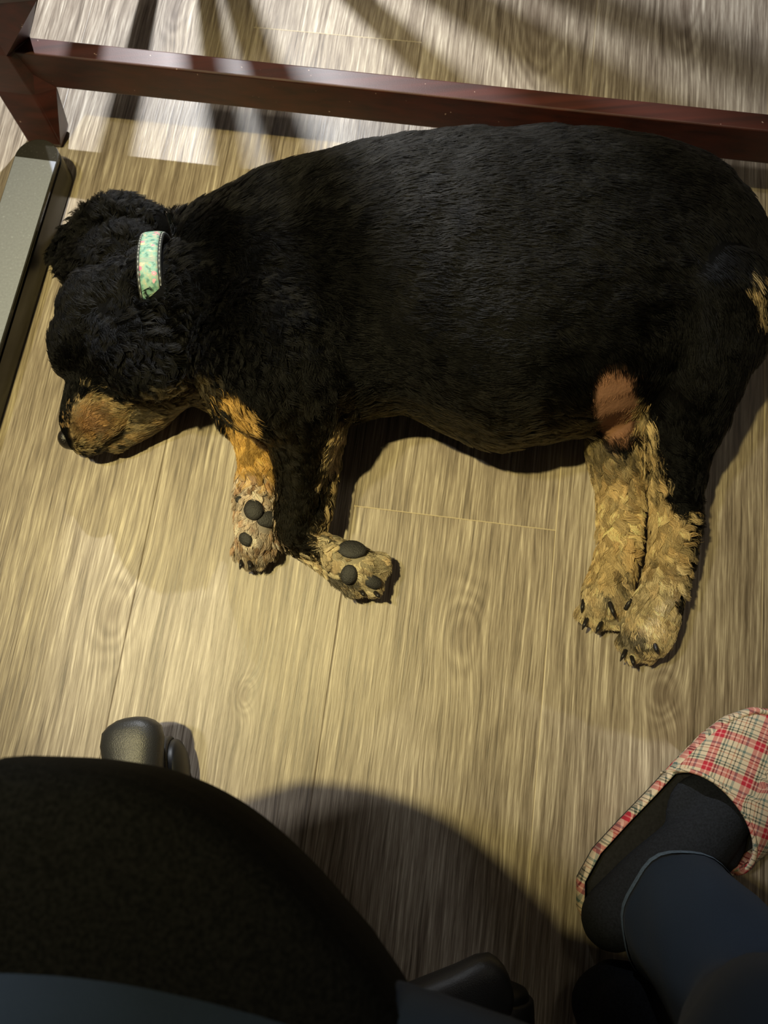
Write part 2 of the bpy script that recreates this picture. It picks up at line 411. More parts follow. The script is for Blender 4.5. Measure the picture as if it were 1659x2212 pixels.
# lower foreleg (tan)
tb((500, 850, .045, .022), (535, 925, .032, .020), (556, 985, .032, .021), (552, 1050, .032, .022), (548, 1110, .032, .0225), (550, 1160, .03, .021))
for q in ((520, 1190), (535, 1208), (562, 1205), (583, 1185)):
    tb((548, 1150, .028, .014), (*q, .020, .011))
# upper hind leg (black above, tan inside)
tb((1500, 680, .120, .082), (1492, 790, .115, .060), (1480, 880, .10, .045), (1468, 960, .085, .034), (1460, 1040, .072, .027), (1459, 1110, .064, .0235), (1452, 1190, .056, .0215), (1434, 1270, .050, .021), (1412, 1330, .042, .026), (1400, 1365, .038, .028))
for q in ((1352, 1385), (1368, 1412), (1402, 1412), (1432, 1388)):
    tb((1398, 1350, .036, .016), (*q, .026, .0112))
# lower hind leg (tan)
tb((1330, 880, .07, .040), (1325, 960, .050, .030), (1338, 1050, .042, .0235), (1338, 1120, .036, .021), (1334, 1180, .032, .0195), (1320, 1240, .030, .022), (1310, 1285, .030, .027))
for q in ((1264, 1322), (1290, 1338), (1322, 1335), (1346, 1310)):
    tb((1308, 1285, .028, .014), (*q, .021, .0112))
# tail stump
tb((1628, 560, .07, .018), (1645, 610, .062, .012), (1650, 650, .055, .006))
body_me = remesh(geos, 0.0036, 5)
nv = len(body_me.vertices)
co = np.empty(nv*3); body_me.vertices.foreach_get('co', co); co = co.reshape(-1, 3)
# loose folds and muscle under the skin
for i in range(nv):
    v = Vector(co[i]); n_ = body_me.vertices[i].normal
    px, py = to_px(co[i]); 
    amp = 0.0035 if 420 < px < 1600 and py < 950 else 0.0022
    d = noise.noise(v*14)*amp + noise.noise(v*34+Vector((3, 1, 9)))*amp*0.55
    co[i] += np.array(n_)*d
    co[i][2] = max(0.0008, co[i][2])
body_me.vertices.foreach_set('co', co.ravel()); body_me.update()

# ---- coat colour and combing, by where a hair grows
def seg_d(px, py, a, b):
    ax_, ay_ = a; bx, by = b; dx, dy = bx-ax_, by-ay_; L2 = dx*dx+dy*dy
    t = np.clip(((px-ax_)*dx+(py-ay_)*dy)/L2, 0, 1); return np.hypot(px-ax_-t*dx, py-ay_-t*dy)
def sm(e0, e1, x):
    t = np.clip((x-e0)/(e1-e0), 0, 1); return t*t*(3-2*t)
BLACK = np.array([.0026, .0024, .0022]); TAN = np.array([.93, .72, .38]); CREAM = np.array([.95, .82, .56]); RUST = np.array([.36, .165, .07])
PINK = np.array([.92, .80, .70]); SKIN = np.array([.26, .135, .085]); GREY = np.array([.05, .047, .045]); OCHRE = np.array([.84, .52, .15])
def coat_colour(co, jit):
    px, py = to_px(co); z = co[:, 2]; N = len(co)
    pxj = px + jit[:, 0]*9; pyj = py + jit[:, 1]*9
    c = np.tile(BLACK, (N, 1)); 
    def put(m, col): 
        nonlocal c
        m = m[:, None]; c = c*(1-m)+np.array(col)*m
    # warm light on the black coat, painted brown under the belly and elbows
    put(0.6*sm(800, 930, pyj)*(pxj < 1290)*(pxj > 560), [.016, .0125, .006])
    # muzzle
    m = 1-sm(.8, 1.1, np.hypot((pxj-212)/66, (pyj-912)/62)); put(m, TAN*0.50)
    put(0.8*(1-sm(.35, 1.15, np.hypot((pxj-196)/54, (pyj-914)/50))), RUST*.85)
    put(0.8*(1-sm(8, 18, seg_d(pxj, pyj, (172, 962), (250, 966)))), TAN*0.42)
    put(1-sm(8, 16, seg_d(pxj, pyj, (146, 860), (138, 930))), BLACK*1.5)
    put(0.85*(1-sm(12, 27, seg_d(pxj, pyj, (250, 958), (340, 925)))), TAN*0.42)
    put(0.8*(1-sm(5, 13, seg_d(pxj, pyj, (350, 925), (445, 880)))), TAN*0.40)
    put(0.3*(1-sm(20, 50, seg_d(pxj, pyj, (300, 890), (420, 830)))), TAN*0.25)
    put(0.95*(1-sm(4, 8, seg_d(px, py, (268, 932), (214, 968)))), BLACK)
    # chest flash
    low = 1-sm(.055, .085, z)
    put((1-sm(12, 22, seg_d(pxj, pyj, (486, 850), (530, 920)))), OCHRE*0.95)
    put(1-sm(.8, 1.1, np.hypot((pxj-468)/16, (pyj-905)/16)), BLACK*3)
    # lower foreleg
    L = (px > 485)*(pxj < 598)*(pyj > 915)*low*(pyj < 1260)
    L = L*(1-(pxj > 590)*(z > .05))
    put(L*1.0, OCHRE)
    put(L*sm(1000, 1050, pyj-0.35*(pxj-540)), PINK)
    put(.55*L*(jit[:, 2] > .72)*(pyj > 1020), RUST*1.3)
    put(0.55*L*sm(1180, 1200, pyj), TAN*0.6)
    put(0.9*L*sm(0.2, .5, jit[:, 2])*sm(1180, 1215, pyj), GREY)
    # upper forepaw
    L = (pxj > 640)*(pyj > 1130+0.0*pxj)*(pxj < 860)*(pyj < 1310)*(1-(pxj < 672)*(z > .052)); put(L*1.0, CREAM*0.9)
    put(0.9*(1-sm(14, 30, seg_d(pxj, pyj, (712, 1248), (745, 1268)))), GREY)
    put(0.75*(1-sm(8, 20, seg_d(pxj, pyj, (690, 1150), (790, 1185)))), BLACK*3)
    put((1-sm(9, 15, seg_d(pxj, pyj, (738, 925), (714, 1020)))), TAN*0.8)
    put((1-sm(12, 20, seg_d(pxj, pyj, (707, 1045), (682, 1130))))*(z < .058), TAN*0.55)
    # hind legs
    left = (pxj > 1210)*(pxj < 1398+0.0*pyj)*(z < .075)*(pyj > 930)
    left = left*(1-sm(-8, 8, pxj-(1397-0.12*(pyj-1130))*(pyj > 0)))
    put(left*sm(985, 1065, pyj+0.15*(1390-pxj)), TAN)
    put(left*.45*(1-sm(1000, 1060, pyj)), TAN*.35)
    put(left*sm(1230, 1280, pyj)*0.6, CREAM)
    edge = np.interp(pyj, [860, 950, 1020, 1080, 1110, 1200, 1290, 1360, 1450], [1392, 1402, 1425, 1440, 1478, 1480, 1468, 1475, 1480])
    ledge = np.interp(pyj, [860, 950, 1020, 1080, 1110, 1200, 1290, 1360, 1450], [1372, 1380, 1392, 1398, 1398, 1385, 1365, 1300, 1300])
    R_ = (1-sm(-10, 8, pxj-edge))*sm(-4, 4, pxj-ledge)*sm(850, 900, pyj)
    put(R_*(z > .02), TAN*0.92)
    put(R_*sm(1180, 1260, pyj)*0.6, CREAM)
    put(0.85*(1-sm(14, 30, seg_d(pxj, pyj, (1350, 1370), (1385, 1395)))), GREY)
    put(0.75*(1-sm(6, 14, seg_d(pxj, pyj, (1345, 1220), (1352, 1262)))), GREY)
    put(0.85*(1-sm(5, 11, seg_d(pxj, pyj, (1308, 1282), (1322, 1325)))), GREY)
    # bare belly skin
    m = (1-sm(.78, 1.12, (np.abs((pxj-1331)/46)**2.6+np.abs((pyj-874)/82)**2.6)**(1/2.6))); put(m, SKIN)
    put((1-sm(4, 9, seg_d(pxj, pyj, (1633, 598), (1643, 690)))), TAN*0.6)
    return c
def seeds(co):
    px, py = to_px(co); return px, py, co[:, 2]
FLOW = [  # px, py, flow dx, dy, length, curl, lift
    (420, 520, 1, .2, .015, .25, .30), (600, 420, 1, -.15, .014, .15, .22), (800, 380, 1, 0, .013, .1, .2), (1100, 340, 1, .05, .012, .08, .18), (1400, 380, 1, .3, .012, .08, .18), (1600, 560, .4, 1, .012, .08, .2),
    (480, 620, .5, .9, .022, .75, .4), (520, 760, .3, 1, .024, .9, .4), (620, 560, 1, .5, .016, .35, .25), (640, 720, .6, 1, .018, .6, .3), (800, 560, 1, .25, .014, .15, .2), (800, 760, 1, .3, .013, .15, .2),
    (1100, 560, 1, .15, .013, .12, .2), (1300, 640, 1, .3, .014, .25, .24), (1400, 620, 1, .6, .016, .3, .26), (1000, 800, 1, .1, .012, .1, .18), (900, 880, 1, .5, .014, .2, .2), (1080, 900, 1, -.25, .015, .25, .22), (1220, 900, .4, .5, .015, .3, .22), (750, 860, 1, .1, .02, .6, .35),
    (1500, 720, 0, 1, .014, .2, .22), (1490, 880, -.1, 1, .016, .3, .25), (1470, 1000, .1, 1, .016, .5, .3), (1330, 870, .1, 1, .006, .05, .12),
    (600, 850, -.2, 1, .022, .8, .4), (690, 880, .5, 1, .020, .7, .35), (660, 1000, .1, 1, .011, .3, .25), (635, 1110, .1, 1, .009, .3, .3),
    (250, 640, .1, -1, .018, .5, .3), (180, 640, -.4, -1, .016, .5, .3), (150, 720, -.3, -1, .015, .5, .3), (160, 800, .2, -1, .012, .5, .35),
    (300, 640, .8, .5, .026, .85, .35), (330, 700, .9, .4, .028, .9, .3), (280, 760, .4, 1, .026, 1.0, .35), (380, 760, .7, .7, .028, 1.0, .35), (360, 850, .5, .6, .024, 1.0, .4), (260, 840, .6, .8, .016, .8, .4), (430, 860, .8, .2, .018, .8, .3),
    (220, 700, -.1, 1, .020, .7, .3),
    (190, 910, .6, -.1, .0055, .1, .5), (225, 900, .8, .1, .008, .1, .3), (280, 940, 1, -.35, .011, .2, .25), (160, 900, .3, -.8, .004, .1, .3), (400, 900, 1, -.5, .010, .1, .15),
    (240, 490, 0, -1, .024, 1.0, .5), (160, 540, -1, .3, .026, 1.0, .5), (310, 480, .8, -.8, .020, 1.0, .5), (230, 570, -.5, .4, .022, .9, .3),
    (500, 880, .4, 1, .015, .3, .25), (470, 900, -.7, 1, .015, .4, .3), (550, 960, -.1, 1, .014, .6, .3), (540, 1050, -.2, 1, .013, .9, .35), (520, 1120, -.6, .4, .010, .8, .35), (545, 1200, 0, 1, .010, .4, .4),
    (735, 940, -.2, 1, .009, .2, .2), (700, 1090, -.1, 1, .014, .6, .35), (680, 1180, .8, .7, .013, .9, .35), (730, 1220, .5, .9, .010, .8, .35), (800, 1270, .5, .8, .007, .4, .4), (825, 1220, .8, .4, .009, .6, .4),
    (1280, 1050, -.9, .6, .014, .5, .3), (1340, 1050, .3, 1, .014, .6, .3), (1380, 1080, .8, .6, .014, .5, .3), (1300, 1150, -.8, .7, .014, .6, .35), (1370, 1170, .9, .5, .014, .6, .35), (1330, 1220, -.3, 1, .014, .5, .3), (1270, 1290, -.4, 1, .009, .35, .3), (1330, 1300, .2, 1, .009, .35, .3),
    (1420, 1120, -.5, .8, .014, .5, .3), (1480, 1130, .9, .4, .013, .5, .35), (1440, 1200, .4, 1, .014, .5, .3), (1475, 1230, .8, .5, .011, .4, .3), (1420, 1280, .2, 1, .014, .5, .3), (1380, 1350, -.3, 1, .009, .4, .3), (1440, 1380, .3, 1, .008, .4, .3), (1360, 1410, -.3, 1, .007, .4, .35)]
FA = np.array(FLOW, float)
lg_ = (FA[:, 1] > 980) & (FA[:, 4] > .010)
FA[lg_, 4] *= 1.35; FA[lg_, 5] += .22; FA[lg_, 6] += .12
def flow(px, py):
    d2 = (px[:, None]-FA[None, :, 0])**2+(py[:, None]-FA[None, :, 1])**2+60
    w = 1/d2**1.6; w /= w.sum(1)[:, None]; return w@FA[:, 2:]

BVH = None
def set_bvh(me):
    global BVH
    me.calc_loop_triangles(); BVH = BVHTree.FromPolygons([v.co for v in me.vertices], [t.vertices for t in me.loop_triangles])
set_bvh(body_me)
def on_body(px, py):
    d = (P(px, py, 0)-CAM).normalized(); h = BVH.ray_cast(CAM, d)
    return (h[0], h[1]) if h[0] is not None else (P(px, py, 0.02), Vector((0, 0, 1)))
# body skin colours
jz = np.zeros((nv, 3)); cc_ = coat_colour(co, jz)
ca = body_me.color_attributes.new('skin', 'FLOAT_COLOR', 'POINT')
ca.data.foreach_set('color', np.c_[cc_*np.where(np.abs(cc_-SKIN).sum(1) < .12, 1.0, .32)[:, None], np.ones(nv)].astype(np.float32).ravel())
def skin_mat():
    n = NT('dog_skin'); a_ = n.n('ShaderNodeAttribute'); a_.attribute_name = 'skin'; n.l(a_.outputs[0], n.b.inputs['Base Color']); n.b.inputs['Roughness'].default_value = 0.75
    n.b.inputs['Specular IOR Level'].default_value = 0.06
    tc = n.n('ShaderNodeTexCoord'); t = n.n('ShaderNodeTexNoise'); t.inputs['Scale'].default_value = 300; n.l(tc.outputs['Object'], t.inputs[0]); n.bump(t.outputs[0], 0.5, 0.001)
    return n.m
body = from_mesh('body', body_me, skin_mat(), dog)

# paw pads, claws, nose
M_pad = simple('paw_pad', (0.019, 0.018, 0.018), 0.6, 700, 0.45, 0.8)
M_claw = simple('claw', (0.012, 0.010, 0.010), 0.45)
PADS = [(760, 1190, 32, 22, -0.15), (754, 1240, 18, 22, 0.1), (803, 1256, 15, 21, -0.25), (548, 1102, 24, 22, -0.5), (577, 1122, 19, 27, -0.25), (519, 1080, 8, 9, 0), (532, 1164, 17, 14, 0.2)]
pad_spots = []
for (px, py, rx, ry, an) in PADS:
    q, n_ = on_body(px, py); s = 1/2080.
    geo = ell_geo((0, 0, 0), (rx*s, ry*s, min(rx, ry)*s*0.42), None, 24, 14)
    R = n_.lerp(Vector((0, 0, 1)), 0.55).normalized().to_track_quat('Z', 'Y').to_matrix() @ Matrix.Rotation(-an, 3, 'Z')
    c = q + n_*0.0022
    V = [c + R@(Vector(v)*(1+0.05*noise.noise(Vector(v)*200+Vector((px, py, 0))))) for v in geo[0]]
    pad = mesh_obj('paw_pad', V, geo[1], M_pad, dog); pad_spots.append((px, py, rx, ry))
CLAWS = [(1292, 1358, -6, 12, .018), (1262, 1350, -5, 12, .016), (1324, 1322, 7, 18, .032), (1360, 1300, 9, -14, .03), (1258, 1312, -2, 14, .03),
         (1368, 1432, 4, 12, .022), (1345, 1418, -6, 12, .02), (1418, 1404, 4, 10, .03), (520, 1222, -2, 9, .012), (541, 1224, 2, 9, .012), (817, 1287, 6, 6, .02), (785, 1284, 4, 6, .02)]
for (px, py, dx, dy, z) in CLAWS:
    A = on_body(px-dx, py-dy)[0]+Vector((0, 0, .0015)); z = max(A.z+.002, .006); M = P(px, py, z+.0015); B = P(px+dx*.8, py+dy*.8, max(.002, z-.003))
    mesh_obj('claw', *tube_geo([(*A, .0024), (*M, .0020), (*B, .0007)], n=8), M_claw, dog)
M_nose = simple('wet_nose', (0.014, 0.012, 0.011), 0.28, 700, 0.4, 0.6)
g = [ell_geo(P(145, 949, .040), (.0095, .0115, .013), Matrix.Rotation(0.3, 3, 'Z')), ell_geo(P(157, 957, .036), (.009, .008, .010))]
nose = from_mesh('nose', remesh(g, 0.0012, 3), M_nose, dog)
M_dark = simple('nostril_dark', (0.001, 0.001, 0.001), 0.6)
mesh_obj('nostril', *tube_geo([(*P(147, 938, .051), .0010), (*P(149, 945, .0525), .0020), (*P(150, 953, .050), .0012)], n=10), M_dark, nose)

# collar around the neck
cN = P(352, 640, .070); cAx = (P(300, 655, .07)-P(430, 640, .07)).normalized(); cAx.z = 0.10; cAx.normalize()
cU = Vector((0, 0, 1)); cU = (cU-cAx*cU.dot(cAx)).normalized(); cV = cAx.cross(cU)
NB = 72; rad = []
for i in range(NB):
    a = 2*math.pi*i/NB; d = cU*math.cos(a)+cV*math.sin(a); best = .062
    for off in (-.01, 0, .01):
        h = BVH.ray_cast(cN+cAx*off+d*.22, -d)
        if h[0] is not None:
            r_ = (h[0]-cN-cAx*off).dot(d)
            if r_ < .125 and not (to_px(np.array(h[0]))[1] > 640 and h[0].z > .09): best = max(best, min(r_, .10))
    rad.append(best)
rad = np.array(rad)
for _ in range(10): rad = (rad+np.roll(rad, 1)+np.roll(rad, -1))/3
def band_geo(w, dr0, dr1, nw=2):
    V = []; prof = [(-w, dr0), (-w, dr1)] + [(-w+2*w*k/nw, dr1+0.0006*math.sin(math.pi*k/nw)) for k in range(1, nw)] + [(w, dr1), (w, dr0)]
    m = len(prof)
    for i in range(NB):
        a = 2*math.pi*i/NB; d = cU*math.cos(a)+cV*math.sin(a)
        for o, dr in prof:
            q = cN + cAx*o + d*(rad[i]+dr); q.z = max(q.z, 0.0015+max(0, dr-dr0)); V.append(q)
    Fc = []
    for i in range(NB):
        for j in range(m):
            k = (i+1) % NB; l_ = (j+1) % m; Fc.append((i*m+j, i*m+l_, k*m+l_, k*m+j))
    return V, Fc, m
def band(name, w, dr0, dr1, mat, parent):
    V, Fc, m = band_geo(w, dr0, dr1, 6); o = mesh_obj(name, V, Fc, mat, parent)
    uv = o.data.uv_layers.new(name='UVMap')
    for lp in o.data.loops:
        q = Vector(o.data.vertices[lp.vertex_index].co)-cN; i = lp.vertex_index//m
        uv.data[lp.index].uv = (i/NB*0.5/0.022, q.dot(cAx)/0.022)
    return o
M_web = simple('black_webbing', (0.012, 0.013, 0.013), 0.7, 900, 0.6, 0.6)
def ribbon_mat():
    n = NT('floral_ribbon'); uv = n.n('ShaderNodeUVMap'); 
    vo = n.n('ShaderNodeTexVoronoi'); vo.inputs['Scale'].default_value = 2.5; n.l(uv.outputs[0], vo.inputs['Vector'])
    nz = n.n('ShaderNodeTexNoise'); nz.inputs['Scale'].default_value = 3.2; nz.inputs['Detail'].default_value = 3; n.l(uv.outputs[0], nz.inputs['Vector'])
    base = n.ramp(nz.outputs[0], [(0.38, (0.07, 0.19, 0.15)), (0.5, (0.20, 0.38, 0.31)), (0.62, (0.33, 0.36, 0.24)), (0.7, (0.45, 0.52, 0.45))])
    sp = n.n('ShaderNodeSeparateColor'); n.l(vo.outputs['Color'], sp.inputs[0])
    pink = n.ramp(sp.outputs[0], [(0.0, (0.62, 0.10, 0.22)), (0.45, (0.66, 0.24, 0.30)), (0.7, (0.55, 0.30, 0.34)), (0.9, (0.75, 0.55, 0.3))])
    f = n.math('MULTIPLY', n.math('LESS_THAN', n.math('ADD', vo.outputs['Distance'], n.math('MULTIPLY', n.math('SUBTRACT', nz.outputs[0], 0.5), 0.6)), 0.30), n.math('GREATER_THAN', sp.outputs[1], 0.25))
    f2 = n.math('LESS_THAN', vo.outputs['Distance'], 0.08)
    c = n.mix(f, base, pink); c = n.mix(n.math('MULTIPLY', f2, f), c, (0.8, 0.55, 0.55)); n.l(c, n.b.inputs['Base Color']); n.b.inputs['Roughness'].default_value = 0.6
    w = n.n('ShaderNodeTexWave'); w.inputs['Scale'].default_value = 14; n.l(uv.outputs[0], w.inputs[0]); n.bump(w.outputs[0], 0.3, 0.0003)
    return n.m
collar = band('collar', .0125, .001, .0055, M_web, dog); collar['label'] = 'black webbing collar with floral ribbon'
ribbon = band('ribbon', .0092, .005, .0068, ribbon_mat(), collar); ribbon['label'] = 'mint green ribbon with pink flowers'
M_st = simple('stitch_thread', (0.25, 0.27, 0.26), 0.6)
for sgn in (-1, 1):
    pth = []
    for i in range(NB):
        a = 2*math.pi*i/NB; d_ = cU*math.cos(a)+cV*math.sin(a)
        if d_.z > -0.3: pth.append((a if a < math.pi else a-2*math.pi, (*(cN+cAx*(sgn*.0108)+d_*(rad[i]+.0056)), .0005)))
    pth = [q for _, q in sorted(pth)]; pth2 = []
    for a_p, b_p in zip(pth[:-1], pth[1:]):
        for k in range(3):
            t_ = k/3; pth2.append(tuple(a_p[c]*(1-t_)+b_p[c]*t_ for c in range(3))+((.00085 if (k % 2) else .0002),))
    mesh_obj('stitching', *tube_geo(pth2, sub=2, n=6, cap=False), M_st, collar)

# ---- the coat itself
def sample(me, N, paws=2.4):
    me.calc_loop_triangles(); T = np.empty(len(me.loop_triangles)*3, int); me.loop_triangles.foreach_get('vertices', T); T = T.reshape(-1, 3)
    vc = np.empty(len(me.vertices)*3); me.vertices.foreach_get('co', vc); vc = vc.reshape(-1, 3)
    vn = np.empty(len(me.vertices)*3); me.vertices.foreach_get('normal', vn); vn = vn.reshape(-1, 3)
    A, B, C = vc[T[:, 0]], vc[T[:, 1]], vc[T[:, 2]]; cen = (A+B+C)/3
    ar = np.linalg.norm(np.cross(B-A, C-A), axis=1)
    nz_ = np.cross(B-A, C-A)[:, 2]
    w = ar*np.where(nz_ < -0.4*ar, 0.12, 1.0)
    px, py = to_px(cen)
    w *= np.where((py > 940) | ((px < 480) & (py > 820)), paws, 1.0)*np.where((px < 480), 1.3, 1.0)
    w /= w.sum(); k = rng.choice(len(T), N, p=w); r1 = np.sqrt(rng.random(N)); r2 = rng.random(N)
    b = np.c_[1-r1, r1*(1-r2), r1*r2]
    p = A[k]*b[:, :1]+B[k]*b[:, 1:2]+C[k]*b[:, 2:]
    n_ = vn[T[k, 0]]*b[:, :1]+vn[T[k, 1]]*b[:, 1:2]+vn[T[k, 2]]*b[:, 2:]; n_ /= np.linalg.norm(n_, axis=1)[:, None]
    return p, n_
_rx = np.array(_r2); _ry = np.array(_u2)
def norm(a): return a/np.maximum(1e-9, np.linalg.norm(a, axis=1))[:, None]
def grow(p, n_, K, jitter, wav_ph, amp_s=1.0):
    px, py = to_px(p); fl = flow(px, py); N = len(p)
    wx = fl[:, 0]; wy = -fl[:, 1]
    t = np.c_[wx, wy, np.zeros(N)]; t = norm(t) ; t = norm(t + rng.normal(0, jitter, (N, 3)))
    t = norm(t - n_*(t*n_).sum(1)[:, None])
    b = np.cross(n_, t); L = fl[:, 2]*rng.uniform(.75, 1.2, N); curl = fl[:, 3]; lift = fl[:, 4]
    pts = np.zeros((N, K, 3)); pts[:, 0] = p - n_*0.0008; cur = pts[:, 0].copy()
    ph = wav_ph; fr = np.where(curl > .4, 5.5, 3.2)
    for k in range(1, K):
        s = k/(K-1)
        lf = lift*(1.25-1.15*s)+.05
        sw = np.sin(ph+fr*s*1.3)*curl*1.15*amp_s; cw = np.cos(ph+fr*s*1.3)*curl*.55*amp_s
        d = norm(t + b*sw[:, None] + n_*(lf+np.maximum(-.25, cw)*.7)[:, None])
        cur = cur + d*(L/(K-1))[:, None]; pts[:, k] = cur
    pts[:, :, 2] = np.maximum(pts[:, :, 2], .0006)
    return pts, L, curl
def cells(p, s):
    # a smooth field that shares a phase among neighbouring locks
    return np.array([noise.noise(Vector(q)*s) for q in p])
NG, NF, K = 8000, 240000, 8
gp, gn = sample(body_me, NG, 1.5)
ph = cells(gp, 45)*9 + rng.uniform(-1.0, 1.0, NG)
G, GL, GC = grow(gp, gn, K, .16, ph)
fp, fnr = sample(body_me, NF)
px, py = to_px(fp); keep = np.ones(NF, bool)
for (qx, qy, rx, ry) in pad_spots:
    keep &= ~((np.hypot((px-qx)/(rx*.88), (py-qy)/(ry*.88)) < 1) & (fnr[:, 2] > 0.1))
dc = (fp-np.array(cN))@np.array(cAx); rc = np.linalg.norm(fp-np.array(cN)-dc[:, None]*np.array(cAx), axis=1)
keep &= ~((np.abs(dc) < .0125) & (rc < .13) & (px < 520) & (py < 648))
keep &= ~((px < 156) & (py > 928) & (py < 1000))
keep &= ~((np.abs((px-1330)/40)**3+np.abs((py-874)/74)**3 < 1) & (rng.random(NF) < .5))
fp, fnr = fp[keep], fnr[keep]; NF = len(fp)
kd = KDTree(NG)
for i in range(NG): kd.insert(gp[i], i)
kd.balance()
gi = np.array([kd.find(q)[1] for q in fp])
own, OL, OC = grow(fp, fnr, K, .10, ph[gi])
s = np.linspace(0, 1, K)[None, :, None]
off = (fp-gp[gi])[:, None, :]
clump = np.clip(.25+.75*GC[gi], 0, .93)[:, None, None]*s**0.8
sc = (OL/GL[gi])[:, None, None]
guide = G[gi][:, :1]+(G[gi]-G[gi][:, :1])*np.clip(sc, .75, 1.15) + off*(1-.82*s**.7*np.clip(GC[gi]*1.1, 0, 1)[:, None, None])
H = own*(1-clump)+guide*clump
H[:, :, 2] = np.maximum(H[:, :, 2], .0006)
gj = rng.normal(0, 1, (NG, 2)); gr = rng.random(NG)
jit = np.c_[rng.normal(0, .6, (NF, 2))+gj[gi]*.9, gr[gi]]
ccol = coat_colour(fp, jit)
pale_ = ccol[:, 0] > .3
lock = np.where(pale_, rng.uniform(.5, 1.15, NG)[gi]*rng.uniform(.6, 1.25, NF), rng.uniform(.5, 1.5, NG)[gi]*rng.uniform(.6, 1.5, NF))
gold = (rng.random(NG)**1.6)[gi][:, None]*.45*(ccol[:, :1] > .3)
ccol = np.clip((ccol*(1-gold)+np.array([.50, .27, .08])*gold)*lock[:, None], 0, .96)
def coat_mat():
    n = NT('dog_hair'); n.t.nodes.remove(n.b)
    h = n.t.nodes.new('ShaderNodeBsdfHairPrincipled'); h.parametrization = 'COLOR'
    a_ = n.n('ShaderNodeAttribute'); a_.attribute_name = 'hair_color'; n.l(a_.outputs[0], h.inputs['Color'])
    h.inputs['Roughness'].default_value = 0.38; h.inputs['Radial Roughness'].default_value = 0.5; h.inputs['Random Roughness'].default_value = 0.3; h.inputs['IOR'].default_value = 1.20
    pb_ = n.n('ShaderNodeBsdfPrincipled'); pb_.inputs['Roughness'].default_value = 0.5; pb_.inputs['Specular IOR Level'].default_value = 0.35
    n.l(n.mix(1.0, a_.outputs[0], (.86, .84, .80), 'MULTIPLY'), pb_.inputs['Base Color'])
    sc_ = n.n('ShaderNodeSeparateColor'); n.l(a_.outputs[0], sc_.inputs[0])
    ms = n.n('ShaderNodeMixShader'); n.l(n.math('MULTIPLY', n.math('MULTIPLY', sc_.outputs[0], 4.0, clamp=True), .75), ms.inputs[0])
    n.l(h.outputs[0], ms.inputs[1]); n.l(pb_.outputs[0], ms.inputs[2]); n.l(ms.outputs[0], n.out.inputs[0]); return n.m
hc = bpy.data.hair_curves.new('coat'); hc.add_curves([K]*NF)
hc.position_data.foreach_set('vector', H.astype(np.float32).ravel()) if hasattr(hc, 'position_data') else hc.attributes['position'].data.foreach_set('vector', H.astype(np.float32).ravel())
ra = hc.attributes.get('radius') or hc.attributes.new('radius', 'FLOAT', 'POINT')
th = (.00021*np.array([1, 1, 1, .95, .85, .7, .5, .2]))[None, :]*rng.uniform(.8, 1.5, NF)[:, None]*np.where(fp[:, 2] > 0, np.where(pale_, 1.25, 1.1), 1)[:, None]
ra.data.foreach_set('value', th.astype(np.float32).ravel())
at_ = hc.attributes.new('hair_color', 'FLOAT_COLOR', 'CURVE')
at_.data.foreach_set('color', np.c_[ccol, np.ones(NF)].astype(np.float32).ravel())
hc.materials.append(coat_mat())
coat = bpy.data.objects.new('coat', hc); COL.objects.link(coat); coat.parent = dog; coat['kind'] = 'stuff'
# ------------------------------------------------------------ office chair
chair = empty('office_chair', 'black fabric office chair on grey plastic castors below the dog', 'office chair')
M_fab = NT('black_fabric')
tc = M_fab.n('ShaderNodeTexCoord'); t = M_fab.n('ShaderNodeTexNoise'); t.inputs['Scale'].default_value = 420; t.inputs['Detail'].default_value = 4; M_fab.l(tc.outputs['Object'], t.inputs[0])
M_fab.l(M_fab.ramp(t.outputs[0], [(.35, (.0010, .0011, .0010)), (.7, (.0042, .0042, .0040))]), M_fab.b.inputs['Base Color']); M_fab.b.inputs['Roughness'].default_value = .95
M_fab.b.inputs['Specular IOR Level'].default_value = .06; M_fab.bump(t.outputs[0], .6, .0015); M_fab = M_fab.m
SZ = .455
arc = [(0, 1637), (120, 1642), (250, 1660), (330, 1682), (420, 1720), (510, 1775), (600, 1850), (680, 1930), (740, 2000), (790, 2058), (830, 2112)]
A = [P(x, y, SZ) for x, y in arc]
# seat outline: the front right edge as photographed, carried round behind the lap
extra = [Vector((A[-1].x+.018, A[-1].y-.035, SZ)), Vector((A[-1].x+.02, A[-1].y-.10, SZ)), Vector((A[-1].x-.01, A[-1].y-.17, SZ)), Vector((-.15, -.36, SZ)), Vector((-.33, -.36, SZ)), Vector((-.42, -.27, SZ)), Vector((-.425, -.12, SZ)), Vector((-.36, -.052, SZ))]
loop = [Vector(p) for p in catmull([tuple(v) for v in A+extra+[A[0]]], 4)[:-1]]
cen = sum(loop, Vector((0, 0, 0)))/len(loop)
rings = []
for dz, k in ((-.075, .80), (-.074, .93), (-.06, .975), (-.03, .995), (-.005, 1.0), (.012, .985), (.022, .95), (.028, .88), (.03, .7), (.028, .4), (.026, .1)):
    rings.append([cen+(v-cen)*k+Vector((0, 0, dz+0.0)) for v in loop])
mesh_obj('seat', *ring_mesh(rings), M_fab, chair)
M_pl = NT('dark_grey_plastic'); tc = M_pl.n('ShaderNodeTexCoord'); t = M_pl.n('ShaderNodeTexNoise'); t.inputs['Scale'].default_value = 900; M_pl.l(tc.outputs['Object'], t.inputs[0])
M_pl.b.inputs['Base Color'].default_value = (.020, .020, .021, 1); M_pl.b.inputs['Roughness'].default_value = .42; M_pl.bump(t.outputs[0], .5, .0006); M_pl = M_pl.m
M_wh = simple('castor_wheel_black', (.010, .010, .010), .45)
hub = P(385, 2290, 0); hub.z = 0
